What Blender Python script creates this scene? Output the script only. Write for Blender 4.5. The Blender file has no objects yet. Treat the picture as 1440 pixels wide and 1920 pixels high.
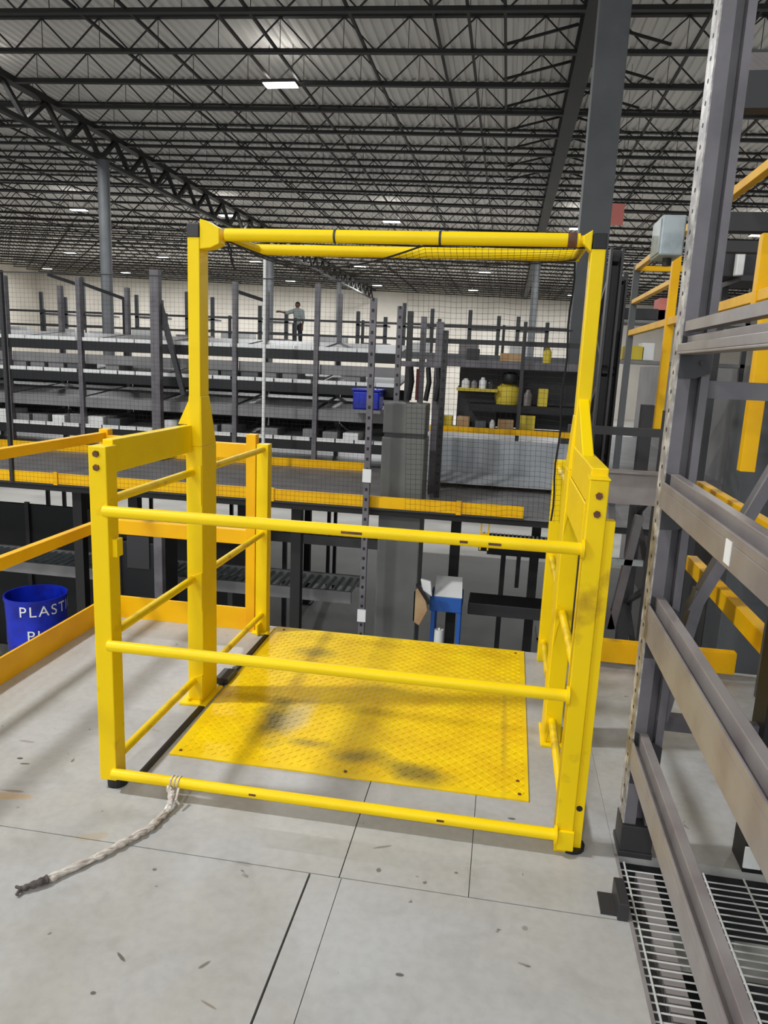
import bpy, math, random
from mathutils import Vector, Matrix
C = bpy.context.scene.collection
sc = bpy.context.scene
PI = math.pi
# ------------------------------------------------------------------ camera
F_PX, PITCH, ROLL, YAW, EYE = 1378.17, 0.2004905, 0.0435047, -0.1556219, 1.393
fw = Vector((math.sin(YAW)*math.cos(PITCH), math.cos(YAW)*math.cos(PITCH), -math.sin(PITCH)))
r0 = Vector((math.cos(YAW), -math.sin(YAW), 0)); u0 = r0.cross(fw)
rt = r0*math.cos(ROLL) + u0*math.sin(ROLL); up = u0*math.cos(ROLL) - r0*math.sin(ROLL)
cam = bpy.data.cameras.new('camera'); co = bpy.data.objects.new('camera', cam); C.objects.link(co)
cam.sensor_fit = 'VERTICAL'; cam.sensor_height = 36.0; cam.lens = 36.0*F_PX/1920
cam.clip_start = 0.05; cam.clip_end = 300
M = Matrix.Identity(4)
for i in range(3):
    M[i][0], M[i][1], M[i][2] = rt[i], up[i], -fw[i]
M[2][3] = EYE
co.matrix_world = M; sc.camera = co
# ------------------------------------------------------------------ world, exposure
sc.view_settings.view_transform = 'Standard'; sc.view_settings.look = 'None'
sc.view_settings.gamma = 1.0; sc.view_settings.use_curve_mapping = False
sc.view_settings.exposure = 0.12
w = bpy.data.worlds.new('hall_air'); sc.world = w; w.use_nodes = True
w.node_tree.nodes['Background'].inputs[0].default_value = (0.90, 0.96, 1.0, 1)
w.node_tree.nodes['Background'].inputs[1].default_value = 0.80
LAMP_W = 620.0
ROOF_FILL = 0.012
# ------------------------------------------------------------------ materials
MATS = {}
def lin(c): return tuple(((v/255)/12.92 if v/255 <= .04045 else ((v/255+.055)/1.055)**2.4) for v in c)
def mat(name, rgb, rough=.5, metal=0.0, rgb2=None, scale=3.0, lo=.4, hi=.65, emit=0, detail=6, bump=0.0, bscale=60):
    m = bpy.data.materials.new(name); m.use_nodes = True; nt = m.node_tree
    b = nt.nodes['Principled BSDF']; b.inputs['Roughness'].default_value = rough; b.inputs['Metallic'].default_value = metal
    b.inputs['Base Color'].default_value = (*lin(rgb), 1)
    tc = nt.nodes.new('ShaderNodeTexCoord')
    if rgb2:
        n = nt.nodes.new('ShaderNodeTexNoise'); n.inputs['Scale'].default_value = scale; n.inputs['Detail'].default_value = detail
        nt.links.new(tc.outputs['Object'], n.inputs['Vector'])
        r = nt.nodes.new('ShaderNodeValToRGB'); r.color_ramp.elements[0].position = lo; r.color_ramp.elements[1].position = hi
        r.color_ramp.elements[0].color = (*lin(rgb), 1); r.color_ramp.elements[1].color = (*lin(rgb2), 1)
        nt.links.new(n.outputs['Fac'], r.inputs['Fac']); nt.links.new(r.outputs['Color'], b.inputs['Base Color'])
    if bump:
        n2 = nt.nodes.new('ShaderNodeTexNoise'); n2.inputs['Scale'].default_value = bscale
        nt.links.new(tc.outputs['Object'], n2.inputs['Vector'])
        bp = nt.nodes.new('ShaderNodeBump'); bp.inputs['Strength'].default_value = bump
        nt.links.new(n2.outputs['Fac'], bp.inputs['Height']); nt.links.new(bp.outputs['Normal'], b.inputs['Normal'])
    if emit:
        b.inputs['Emission Color'].default_value = (*lin(rgb), 1); b.inputs['Emission Strength'].default_value = emit
    if name.startswith('yellow'): b.inputs['Specular IOR Level'].default_value = .3
    MATS[name] = m
    return m
YEL = mat('yellow_paint', (252, 216, 0), .42, rgb2=(242, 202, 0), scale=5, lo=.5, hi=.85)
YELG = mat('yellow_worn', (250, 212, 0), .45, rgb2=(170, 125, 30), scale=9, lo=.55, hi=.78, detail=10)
YELO = mat('yellow_rail_paint', (252, 192, 0), .45, rgb2=(234, 166, 4), scale=4, lo=.45, hi=.8)
GREY = mat('rack_grey', (112, 108, 112), .42, rgb2=(94, 90, 94), scale=6)
GREYL = mat('rack_beam_grey', (142, 136, 134), .35, rgb2=(126, 118, 118), scale=8)
GREYW = mat('rack_grey_chipped', (146, 142, 142), .4, rgb2=(204, 200, 192), scale=26, lo=.44, hi=.62, detail=12)
GREYD = mat('column_grey', (92, 94, 96), .6, rgb2=(82, 84, 86), scale=2)
GUARD = mat('guard_grey', (106, 106, 102), .55, rgb2=(94, 95, 93), scale=2)
STEEL = mat('joist_steel', (34, 33, 32), .6)
ROOF = mat('roof_deck', (232, 229, 224), .6, rgb2=(220, 216, 210), scale=.15, lo=.35, hi=.7)
BLACK = mat('black_plastic', (20, 20, 22), .5)
CORD = mat('net_cord', (26, 25, 27), .8)
DARK = mat('dark_steel', (52, 51, 53), .5)
GALV = mat('galvanised', (168, 176, 178), .4, .3, rgb2=(140, 150, 152), scale=18)
WALLC = mat('wall_paint', (204, 198, 188), .8, rgb2=(188, 182, 172), scale=.3)
WALLG = mat('grey_block', (140, 138, 136), .8, rgb2=(124, 122, 122), scale=1.2)
CONC = mat('concrete', (176, 174, 168), .6, rgb2=(160, 158, 152), scale=.8)
WHITE = mat('white_label', (235, 235, 232), .5)
SHELF = mat('shelf_grey', (134, 132, 132), .45, rgb2=(118, 116, 116), scale=3)
BLUE = mat('blue_plastic', (18, 44, 190), .35, rgb2=(10, 28, 140), scale=7)
BLUEL = mat('blue_paint', (40, 96, 180), .4)
CARD = mat('cardboard', (176, 140, 100), .8, rgb2=(196, 166, 126), scale=4)
WIRE = mat('wire_zinc', (206, 206, 202), .35)
WRAP = mat('stretch_film', (222, 216, 208), .35, rgb2=(186, 174, 164), scale=30)
FRAY = mat('dirty_rope_end', (96, 88, 84), .8, rgb2=(60, 54, 52), scale=40)
SKIN = mat('skin', (120, 84, 66), .6)
SHIRT = mat('shirt', (168, 176, 172), .8)
TROU = mat('trousers', (40, 42, 50), .8)
HAIR = mat('hair', (22, 18, 16), .7)
PINK = mat('pink_banner', (224, 132, 122), .7)
RUST = mat('bolt_rust', (120, 72, 40), .6, rgb2=(80, 52, 40), scale=30)
RED = mat('red_paint', (120, 20, 28), .5)
LAMP = mat('lamp_diffuser', (255, 255, 250), .5, emit=6.0)
BOXY = mat('box_yellow', (214, 190, 60), .6)
CLEAR = mat('grey_sheet', (150, 154, 158), .35, rgb2=(182, 186, 190), scale=2.2, lo=.35, hi=.7)
# deck board floor
MARKS = [(-1.46, 1.887, 0.085, 0.022, 5, 0.8, (186, 156, 116)), (-1.461, 1.914, 0.05, 0.008, 5, 0.7, (120, 100, 80)), (-1.562, 2.092, 0.012, 0.007, 0, 0.9, (50, 48, 50)), (-1.523, 2.066, 0.022, 0.006, 10, 0.9, (60, 58, 60)), (-1.612, 2.199, 0.035, 0.006, 0, 0.6, (130, 110, 86)), (-0.792, 1.371, 0.022, 0.005, -35, 0.8, (70, 66, 60)), (-0.594, 1.392, 0.02, 0.005, 55, 0.7, (90, 80, 70)), (-0.144, 1.457, 0.012, 0.006, 0, 0.8, (60, 58, 56)), (-0.802, 1.267, 0.008, 0.006, 0, 0.8, (60, 58, 56)), (-0.253, 1.8, 0.008, 0.01, 0, 0.7, (70, 66, 62)), (-1.095, 1.762, 0.05, 0.02, 20, 0.5, (176, 160, 128)), (0.117, 2.129, 0.016, 0.008, 0, 0.8, (70, 72, 74)), (-0.545, 1.291, 0.03, 0.003, -20, 0.6, (110, 90, 70)), (-0.857, 1.669, 0.007, 0.006, 0, 0.7, (70, 68, 66)), (-0.623, 1.744, 0.03, 0.012, 0, 0.35, (120, 118, 112)), (-0.258, 1.903, 0.03, 0.005, 25, 0.6, (90, 86, 80)), (0.148, 1.668, 0.01, 0.012, 0, 0.5, (90, 84, 80))]
def deck_mat():
    m = bpy.data.materials.new('deck_board'); m.use_nodes = True; nt = m.node_tree; N = nt.nodes; L = nt.links
    b = N['Principled BSDF']; b.inputs['Roughness'].default_value = .42
    tc = N.new('ShaderNodeTexCoord')
    def noise(s, d, dist=0):
        n = N.new('ShaderNodeTexNoise'); n.inputs['Scale'].default_value = s; n.inputs['Detail'].default_value = d
        n.inputs['Distortion'].default_value = dist; L.new(tc.outputs['Object'], n.inputs['Vector']); return n
    def ramp(n, a, ca, c, cc):
        r = N.new('ShaderNodeValToRGB'); r.color_ramp.elements[0].position = a; r.color_ramp.elements[1].position = c
        r.color_ramp.elements[0].color = (*ca, 1); r.color_ramp.elements[1].color = (*cc, 1); L.new(n.outputs['Fac'], r.inputs['Fac']); return r
    def mix(f, a, bb, mode='MIX'):
        x = N.new('ShaderNodeMix'); x.data_type = 'RGBA'; x.blend_type = mode
        L.new(f, x.inputs[0]) if not isinstance(f, float) else setattr(x.inputs[0], 'default_value', f)
        L.new(a, x.inputs[6]); L.new(bb, x.inputs[7]); return x
    base = ramp(noise(1.3, 5, .4), .35, lin((176, 173, 166)), .65, lin((184, 185, 187)))
    fine = ramp(noise(38, 8), .35, (.92, .92, .92), .6, (1, 1, 1))
    m1 = mix(1.0, base.outputs['Color'], fine.outputs['Color'], 'MULTIPLY')
    smear = ramp(noise(4.5, 9, 1.5), .5, (1, 1, 1), .78, (.84, .83, .81))
    m2 = mix(1.0, m1.outputs[2], smear.outputs['Color'], 'MULTIPLY')
    spot = ramp(noise(17, 3, .6), .715, (1, 1, 1), .745, (.38, .36, .34))
    m3 = mix(1.0, m2.outputs[2], spot.outputs['Color'], 'MULTIPLY')
    col = m3.outputs[2]; nz = noise(22, 8)
    # worn and dirty marks on the boards: x, y, radius x, radius y, turn, strength, colour
    for (x, y, rx, ry, a, st, c) in MARKS:
        mp = N.new('ShaderNodeMapping'); mp.vector_type = 'TEXTURE'; mp.inputs['Location'].default_value = (x, y, 0)
        mp.inputs['Rotation'].default_value = (0, 0, math.radians(a)); mp.inputs['Scale'].default_value = (rx, ry, 1); L.new(tc.outputs['Object'], mp.inputs['Vector'])
        ln = N.new('ShaderNodeVectorMath'); ln.operation = 'LENGTH'; L.new(mp.outputs['Vector'], ln.inputs[0])
        ad = N.new('ShaderNodeMath'); ad.operation = 'MULTIPLY_ADD'; L.new(nz.outputs['Fac'], ad.inputs[0]); ad.inputs[1].default_value = 1.4; L.new(ln.outputs['Value'], ad.inputs[2])
        mr = N.new('ShaderNodeMapRange'); mr.inputs['From Min'].default_value = 1.35; mr.inputs['From Max'].default_value = 1.65
        mr.inputs['To Min'].default_value = st; mr.inputs['To Max'].default_value = 0; L.new(ad.outputs[0], mr.inputs['Value'])
        mx = N.new('ShaderNodeMix'); mx.data_type = 'RGBA'; L.new(mr.outputs['Result'], mx.inputs[0]); L.new(col, mx.inputs[6]); mx.inputs[7].default_value = (*lin(c), 1); col = mx.outputs[2]
    L.new(col, b.inputs['Base Color'])
    bp = N.new('ShaderNodeBump'); bp.inputs['Strength'].default_value = .08; L.new(noise(60, 4).outputs['Fac'], bp.inputs['Height'])
    L.new(bp.outputs['Normal'], b.inputs['Normal'])
    return m
DECK = deck_mat()
def plate_mat():
    m = bpy.data.materials.new('tread_plate_paint'); m.use_nodes = True; nt = m.node_tree; N = nt.nodes; L = nt.links
    b = N['Principled BSDF']; b.inputs['Roughness'].default_value = .5; b.inputs['Specular IOR Level'].default_value = .22
    tc = N.new('ShaderNodeTexCoord')
    n = N.new('ShaderNodeTexNoise'); n.inputs['Scale'].default_value = 7; n.inputs['Detail'].default_value = 10
    L.new(tc.outputs['Object'], n.inputs['Vector'])
    r = N.new('ShaderNodeValToRGB'); r.color_ramp.elements[0].position = .3; r.color_ramp.elements[1].position = .75
    r.color_ramp.elements[0].color = (*lin((252, 216, 4)), 1); r.color_ramp.elements[1].color = (*lin((228, 184, 10)), 1)
    L.new(n.outputs['Fac'], r.inputs['Fac']); col = r.outputs['Color']
    # worn, grimy patches with a shape of their own: (x, y, radius x, radius y, strength, colour)
    for (x, y, rx, ry, s, c) in [(-.80, 2.55, .075, .16, .9, (96, 86, 44)), (-.72, 2.62, .05, .14, .55, (206, 190, 150)), (-.20, 2.31, .11, .055, .8, (112, 98, 50)),
                                 (-.42, 2.37, .10, .05, .7, (120, 104, 52)), (-.53, 3.06, .06, .035, .85, (112, 98, 50)), (-.82, 3.26, .09, .06, .65, (140, 122, 44)),
                                 (-.62, 2.42, .07, .03, .6, (128, 110, 60)), (-.35, 2.95, .28, .06, .25, (186, 162, 50)), (.09, 2.7, .012, .35, .5, (180, 150, 40))]:
        mp = N.new('ShaderNodeMapping'); mp.vector_type = 'TEXTURE'
        mp.inputs['Location'].default_value = (x+.455, y-2.89, 0); mp.inputs['Scale'].default_value = (rx*1.3, ry*1.3, 1)
        L.new(tc.outputs['Object'], mp.inputs['Vector'])
        ln = N.new('ShaderNodeVectorMath'); ln.operation = 'LENGTH'; L.new(mp.outputs['Vector'], ln.inputs[0])
        ad = N.new('ShaderNodeMath'); ad.operation = 'MULTIPLY_ADD'; L.new(n.outputs['Fac'], ad.inputs[0]); ad.inputs[1].default_value = 1.6
        L.new(ln.outputs['Value'], ad.inputs[2])
        mr = N.new('ShaderNodeMapRange'); mr.inputs['From Min'].default_value = 1.1; mr.inputs['From Max'].default_value = 1.9
        mr.inputs['To Min'].default_value = s; mr.inputs['To Max'].default_value = 0; L.new(ad.outputs[0], mr.inputs['Value'])
        mx = N.new('ShaderNodeMix'); mx.data_type = 'RGBA'; L.new(mr.outputs['Result'], mx.inputs[0]); L.new(col, mx.inputs[6])
        mx.inputs[7].default_value = (*lin(c), 1); col = mx.outputs[2]
    L.new(col, b.inputs['Base Color'])
    return m
PLATE = plate_mat()
# ------------------------------------------------------------------ helpers
WL = {}
class MB:
    def __init__(s): s.v = []; s.f = []
    def add(s, vs, fs):
        k = len(s.v); s.v += [tuple(v) for v in vs]; s.f += [tuple(k+i for i in f) for f in fs]; return s
    def box(s, x0, x1, y0, y1, z0, z1):
        vs = [(x, y, z) for x in (x0, x1) for y in (y0, y1) for z in (z0, z1)]
        return s.add(vs, [(0,1,3,2),(4,6,7,5),(0,4,5,1),(2,3,7,6),(0,2,6,4),(1,5,7,3)])
    def tube(s, a, b, r, n=12, r2=None, cap=True):
        a = Vector(a); b = Vector(b); d = (b-a).normalized(); r2 = r if r2 is None else r2
        x = d.orthogonal().normalized(); y = d.cross(x)
        vs = [a+(x*math.cos(2*PI*i/n)+y*math.sin(2*PI*i/n))*r for i in range(n)] + [b+(x*math.cos(2*PI*i/n)+y*math.sin(2*PI*i/n))*r2 for i in range(n)]
        fs = [(i, (i+1) % n, n+(i+1) % n, n+i) for i in range(n)]
        if cap: fs += [tuple(range(n))[::-1], tuple(range(n, 2*n))]
        return s.add(vs, fs)
    def path(s, pts, r, n=6):
        pts = [Vector(p) for p in pts]; k = len(pts); rs = r if isinstance(r, list) else [r]*k
        vs = []; x = None
        for i, p in enumerate(pts):
            d = (pts[min(i+1, k-1)]-pts[max(i-1, 0)]).normalized()
            x = d.orthogonal().normalized() if x is None else (x-d*x.dot(d)).normalized()
            y = d.cross(x)
            vs += [p+(x*math.cos(2*PI*j/n)+y*math.sin(2*PI*j/n))*rs[i] for j in range(n)]
        fs = [(i*n+j, i*n+(j+1) % n, (i+1)*n+(j+1) % n, (i+1)*n+j) for i in range(k-1) for j in range(n)]
        fs += [tuple(range(n))[::-1], tuple(range((k-1)*n, k*n))]
        return s.add(vs, fs)
    def bar(s, a, b, w, h, upv=(0, 0, 1)):      # rectangular section along a-b, h along up
        a = Vector(a); b = Vector(b); d = (b-a).normalized(); x = d.cross(Vector(upv)).normalized(); y = x.cross(d)
        vs = [p+x*(i*w/2)+y*(j*h/2) for p in (a, b) for i, j in ((-1,-1),(1,-1),(1,1),(-1,1))]
        return s.add(vs, [(0,3,2,1),(4,5,6,7),(0,1,5,4),(1,2,6,5),(2,3,7,6),(3,0,4,7)])
    def prism(s, pts, d):                       # polygon pts extruded by vector d
        n = len(pts); d = Vector(d); vs = [Vector(p) for p in pts]+[Vector(p)+d for p in pts]
        return s.add(vs, [tuple(range(n)), tuple(range(2*n-1, n-1, -1))]+[(i, n+i, n+(i+1) % n, (i+1) % n) for i in range(n)])
    def lathe(s, prof, c, n=32):
        vs = [(c[0]+r*math.cos(2*PI*j/n), c[1]+r*math.sin(2*PI*j/n), c[2]+z) for r, z in prof for j in range(n)]
        return s.add(vs, [(i*n+j, i*n+(j+1) % n, (i+1)*n+(j+1) % n, (i+1)*n+j) for i in range(len(prof)-1) for j in range(n)])
    def build(s, name, m, parent=None, bevel=0, smooth=False, kind=None):
        off = WL[parent.name] if parent else Vector((0, 0, 0))
        me = bpy.data.meshes.new(name)
        me.from_pydata([tuple(Vector(v)-off) for v in s.v], [], s.f); me.update()
        import bmesh
        bm = bmesh.new(); bm.from_mesh(me); bmesh.ops.recalc_face_normals(bm, faces=bm.faces); bm.to_mesh(me); bm.free()
        me.materials.append(m)
        if smooth:
            for p in me.polygons: p.use_smooth = True
            try: me.set_sharp_from_angle(angle=math.radians(40))
            except Exception: pass
        o = bpy.data.objects.new(name, me); C.objects.link(o)
        if parent: o.parent = parent
        WL[o.name] = off.copy()
        if bevel:
            bv = o.modifiers.new('bevel', 'BEVEL'); bv.width = bevel; bv.segments = 2; bv.limit_method = 'ANGLE'
        if kind: o['kind'] = kind
        return o
def thing(name, label, cat, loc, group=None):
    o = bpy.data.objects.new(name, None); C.objects.link(o); o.location = loc; o.empty_display_size = .1
    WL[o.name] = Vector(loc); o['label'] = label; o['category'] = cat
    if group: o['group'] = group
    return o
def tag(o, label, cat, group=None):
    o['label'] = label; o['category'] = cat
    if group: o['group'] = group
    return o
def dup(root, dloc, label):
    r = root.copy(); C.objects.link(r); r.location = root.location+Vector(dloc); r['label'] = label
    for ch in root.children:
        c = ch.copy(); C.objects.link(c); c.parent = r
        for g in ch.children:
            d = g.copy(); C.objects.link(d); d.parent = c
    return r
def W(x, y, Y=None, X=None, Z=None):            # a photo pixel on a chosen plane of the hall
    d = fw*F_PX + rt*(x-720) - up*(y-960)
    t = Y/d.y if Y is not None else (X/d.x if X is not None else (Z-EYE)/d.z)
    return Vector((0, 0, EYE))+d*t
ORD = ['nearest', 'second', 'third', 'fourth', 'fifth', 'sixth', 'seventh', 'eighth', 'ninth', 'tenth', 'eleventh', 'twelfth', 'thirteenth', 'fourteenth', 'fifteenth',
       'sixteenth', 'seventeenth', 'eighteenth', 'nineteenth', 'twentieth'] + ['twenty-'+q for q in ('first', 'second', 'third', 'fourth', 'fifth', 'sixth', 'seventh', 'eighth', 'ninth')] + ['thirtieth'] + ['thirty-'+q for q in ('first', 'second', 'third', 'fourth', 'fifth', 'sixth')]
rnd = random.Random(4)
# ================================================================== SETTING
# deck boards of our mezzanine (3 to 5 mm joints between them)
DX0, DX1, DY0, DY1 = -2.03, 0.415, -5.0, 3.56
def board(x0, x1, y0, y1): b.box(x0, x1, y0, y1, -.03, 0)
b = MB(); g = .0016
board(DX0, -.437-.003, DY0, 1.7475-g); board(-.437+.003, -.348-.001, DY0, 1.7475-g); board(-.348+.001, DX1, DY0, 1.7475-g)
board(DX0, -.355-g, 1.7475+g, DY1); board(-.355+g, .0-.001, 1.7475+g, DY1); board(.0+.001, DX1, 1.7475+g, DY1)
board(DX1+.001, 2.4, 2.03, DY1)
b.build('floor', DECK, kind='structure')
MB().box(DX0, DX1, DY0, DY1, -.25, -.032).box(DX1, 2.4, 2.05, DY1, -.25, -.032).build('floor_under_frame', DARK, kind='structure').name = 'trim_1'
MB().box(-50, 30, -6, 75, -3.1, -3.0).build('floor_ground', CONC, kind='structure').name = 'floor.001'
# hall shell
RZ = lambda x: -.022*(x+3.2)
b = MB(); prof = []; x = -50.0; k = 0
while x < 30:
    prof += [(x, 0), (x+.11, 0), (x+.135, .06), (x+.215, .06)]; x += .24
n = len(prof)
vs = [(px, y, 8.76+RZ(px)+pz) for y in (-12, 75) for px, pz in prof]
b.add(vs, [(i, i+1, n+i+1, n+i) for i in range(n-1)]); b.build('ceiling', ROOF, kind='structure')
MB().box(-50, 30, 74, 74.3, -3, 10).build('wall_back', WALLC, kind='structure')
MB().box(-50.3, -50, -12, 74.3, -3, 10).build('wall_left', WALLC, kind='structure')
MB().box(30, 30.3, -12, 74.3, -3, 10).build('wall_right', WALLG, kind='structure')
# ------------------------------------------------------------------ roof joists
XA, XB = -48.0, 27.0
def joist(y, first=False):
    t = thing('roof_joist', '', 'roof joist', (XA, y, 8+RZ(XA)), 'open web roof joists across the hall')
    m1 = MB().bar((XA, y, 8.02+RZ(XA)), (XB, y, 8.02+RZ(XB)), .12, .085); m1.build('bottom_chord', STEEL, t)
    MB().bar((XA, y, 8.72+RZ(XA)), (XB, y, 8.72+RZ(XB)), .12, .05).build('top_chord', STEEL, t)
    wb = MB(); x = XA; s = .72
    while x < XB-2*s:
        wb.tube((x, y, 8.04+RZ(x)), (x+s, y, 8.70+RZ(x+s)), .022, 4); wb.tube((x+s, y, 8.70+RZ(x+s)), (x+2*s, y, 8.04+RZ(x+2*s)), .022, 4)
        wb.tube((x+s, y, 8.70+RZ(x+s)), (x+s, y, 8.04+RZ(x+s)), .009, 4)
        x += 2*s
    wb.build('web', STEEL, t)
    return t
J0, JS = 9.66, 1.935
jo = joist(J0+JS*2)
NJ = 33
for i in range(1, NJ): dup(jo, (0, JS*i, 0), '')
js = sorted([o for o in C.objects if o.name.startswith('roof_joist')], key=lambda o: o.location.y)
for i, o in enumerate(js):
    o['label'] = 'dark open web steel joist under the roof, %s from the camera' % (ORD[i] if i < len(ORD) else 'last')
    if i == 0: o['label'] = 'dark open web steel joist under the roof, nearest to the camera'
for i, (x, z) in enumerate([(-9.25, 8.0), (-8.15, 8.0), (-6.3, 8.0), (-5.6, 8.0), (-3.57, 8.0), (-2.1, 8.6), (-1.25, 8.0), (-.55, 8.0), (3.2, 8.0), (4.4, 8.6), (5.8, 8.0), (7.9, 8.0), (-16.5, 8.0), (-19.5, 8.0), (-23, 8.0), (-27, 8.0)]):
    o = MB().tube((x, 11.5, z+RZ(x)+.06), (x, 73.9, z+RZ(x)+.06), .04, 4).build('bridging_rod', STEEL)
    tag(o, 'dark bridging rod running down the hall under the roof, %s by distance from the left wall' % '', 'rod', 'bridging rods between joists')
rods = sorted([o for o in C.objects if o.name.startswith('bridging_rod')], key=lambda o: o.data.vertices[0].co.x)
for i, o in enumerate(rods): o['label'] = 'dark bridging rod running down the hall under the joists, %s from the left' % (['first']+ORD[1:])[i]
# girders
gx = -13.5
t = thing('truss_girder', 'heavy dark truss girder running down the left side of the roof', 'girder', (gx, 13, 7.4))
MB().bar((gx, 12, 8.28), (gx, 74, 8.28), .28, .16).build('top_chord', STEEL, t); MB().bar((gx, 12, 7.42), (gx, 74, 7.42), .2, .12).build('bottom_chord', STEEL, t)
b = MB(); y = 12.3
while y < 72:
    b.bar((gx, y, 7.45), (gx, y+.95, 8.22), .12, .12, (1, 0, 0)); b.bar((gx, y+.95, 8.22), (gx, y+1.9, 7.45), .12, .12, (1, 0, 0)); y += 1.9
b.build('web', STEEL, t)
t = thing('beam_girder', 'dark solid roof girder above the grey building column', 'girder', (1.12, 13, 7.6))
gz = 7.9
MB().box(.93, 1.31, 6, 74, gz-.02, gz+.01).build('bottom_flange', STEEL, t); MB().box(.93, 1.31, 6, 74, gz+.55, gz+.58).build('top_flange', STEEL, t)
MB().box(1.10, 1.14, 6, 74, gz+.01, gz+.55).build('web', STEEL, t)
# knee braces between girder and joists
for i, y in enumerate((17.3, 19.2, 21.1, 23.1, 25, 27, 28.9)):
    for sd, xa_, xb_, zb_ in (('left', .92, -.6, 8.06), ('right', 1.33, 2.8, 8.0)):
        o = MB().bar((xa_, y, 8.42), (xb_, y, zb_), .05, .05).build('knee_brace', STEEL)
        tag(o, 'dark knee brace %s of the solid roof girder, %s from the camera' % (sd, ORD[i]), 'brace', 'knee braces')
# building columns
t = thing('building_column', 'large dark grey square building column rising behind the gate netting', 'column', (1.12, 12.1, -3))
MB().box(.90, 1.34, 11.9, 12.3, -3, 7.9).build('shaft', GREYD, t, bevel=.01); MB().box(.8, 1.44, 11.8, 12.4, -3, -2.96).build('base_plate', DARK, t)
for i, (x, y, lab) in enumerate([(-13.3, 23.5, 'grey round steel column under the left truss girder, nearest of that row'), (-13.4, 41, 'grey round steel column under the left truss girder, second of that row'),
                                 (-13.4, 58, 'grey round steel column under the left truss girder, farthest of that row'), (-28, 36, 'distant grey steel column left of the truss girder, at far left'),
                                 (1.1, 41, 'distant grey steel column under the solid girder, behind the netting')]):
    t = thing('roof_column', lab, 'column', (x, y, -3))
    MB().tube((x, y, -3), (x, y, 7.4 if x < 0 else 7.88), .19, 16).build('shaft', GREYD, t, smooth=True)
    MB().box(x-.25, x+.25, y-.25, y+.25, 7.36, 7.4).build('cap_plate', STEEL, t)
# ------------------------------------------------------------------ high bay lights
def highbay(x, y, z, on=True):
    t = thing('high_bay_light', '', 'ceiling light', (x, y, z), 'LED high bay lights')
    MB().box(x-.42, x+.42, y-.2, y+.2, z+.03, z+.10).build('housing', DARK, t)
    MB().box(x-.40, x+.40, y-.18, y+.18, z+.012, z+.03).build('diffuser', LAMP, t)
    MB().tube((x-.3, y, z+.10), (x-.3, y, z+.93), .008, 5).tube((x+.3, y, z+.10), (x+.3, y, z+.93), .008, 5).build('hanger', STEEL, t)
    l = bpy.data.lights.new('high_bay_lamp', 'AREA'); l.shape = 'RECTANGLE'; l.size = .8; l.size_y = .36; l.energy = LAMP_W*(1.15 if y > 60 else 1); l.color = (.97, .985, 1)
    lo = bpy.data.objects.new('high_bay_lamp', l); C.objects.link(lo); lo.parent = t; lo.location = (0, 0, .004)
    l2 = bpy.data.lights.new('roof_fill_lamp', 'AREA'); l2.shape = 'RECTANGLE'; l2.size = .8; l2.size_y = .36; l2.energy = LAMP_W*ROOF_FILL; l2.color = (1, .98, .94)  # added upward fill to brighten the roof, not part of the fixture
    lu = bpy.data.objects.new('roof_fill_lamp', l2); C.objects.link(lu); lu.parent = t; lu.location = (0, 0, .108); lu.rotation_euler = (PI, 0, 0)
    return t
rows = [(1.5, (-6.0,)), (-9.0, (-10.0, -2.0)), (19.0, (-14.2, -6.0, 10.2)), (36.4, (-22, -14.1, -5.95, 2.7, 10.5)), (54.0, (-33.5, -26, -18.8, -11, -2.1, 6.8)), (67.0, (-44, -36, -28, -20, -12, -3.5, 5))]
rown = ['row above the camera', 'row behind the camera', 'nearest row', 'second row', 'third row', 'farthest row']
for (y, xs), rn in zip(rows, rown):
    for i, x in enumerate(xs):
        t = highbay(x, y, 7.85+RZ(x)); t['label'] = 'glowing white high bay light, %s from the left in the %s' % ((['first']+ORD[1:])[i], rn)
# ================================================================== SAFETY GATE
GT = thing('mezzanine_safety_gate', 'yellow pallet drop safety gate framing the tread plate at the mezzanine edge', 'safety gate', (-.46, 2.7, 0))
def gp(name, f, m=YEL, bevel=.003, smooth=False, parent=GT):
    b = MB(); f(b); return b.build(name, m, parent, bevel=bevel, smooth=smooth)
# front posts
gp('front_post', lambda b: b.box(-1.207, -1.150, 1.995, 2.058, .03, 1.115), YELG)
gp('front_post', lambda b: b.box(.237, .288, 1.995, 2.058, .0, 1.112), YELG)
gp('angle_strip', lambda b: b.box(.2885, .316, 2.010, 2.05, .0, 1.0), YELG, .001)
gp('rubber_foot', lambda b: b.tube((-1.165, 2.03, 0), (-1.165, 2.03, .03), .032, 16), BLACK, 0)
gp('rubber_foot', lambda b: b.tube((.29, 2.03, 0), (.29, 2.03, .012), .04, 16), BLACK, 0)
gp('end_plate', lambda b: b.box(.244, .292, 1.985, 1.995, .012, .075), YEL)
gp('post_cap', lambda b: b.box(.236, .290, 1.99, 2.06, 1.112, 1.116), YEL, .001)
# top channel beams on both sides
def chan(x0, x1, y0, y1, z0, z1):
    return lambda b: b.box(x0, x0+.006, y0, y1, z0, z1).box(x0+.006, x1, y0, y1, z1-.006, z1).box(x0+.006, x1, y0, y1, z0, z0+.006)
gp('top_beam', lambda b: b.box(-1.196, -1.162, 2.058, 2.63, 1.028, 1.130), YEL)
gp('top_beam', lambda b: b.box(.245, .292, 2.058, 2.63, 1.03, 1.136), YEL)
# uprights with caps
gp('upright', lambda b: b.box(-1.172, -1.126, 2.63, 2.712, 1.05, 1.805))
gp('upright', lambda b: b.box(.243, .290, 2.63, 2.712, 1.05, 1.79))
gp('end_cap', lambda b: b.box(-1.174, -1.128, 2.628, 2.714, 1.805, 1.852), DARK)
gp('end_cap', lambda b: b.box(.246, .291, 2.628, 2.714, 1.79, 1.84), BLACK)
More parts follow.
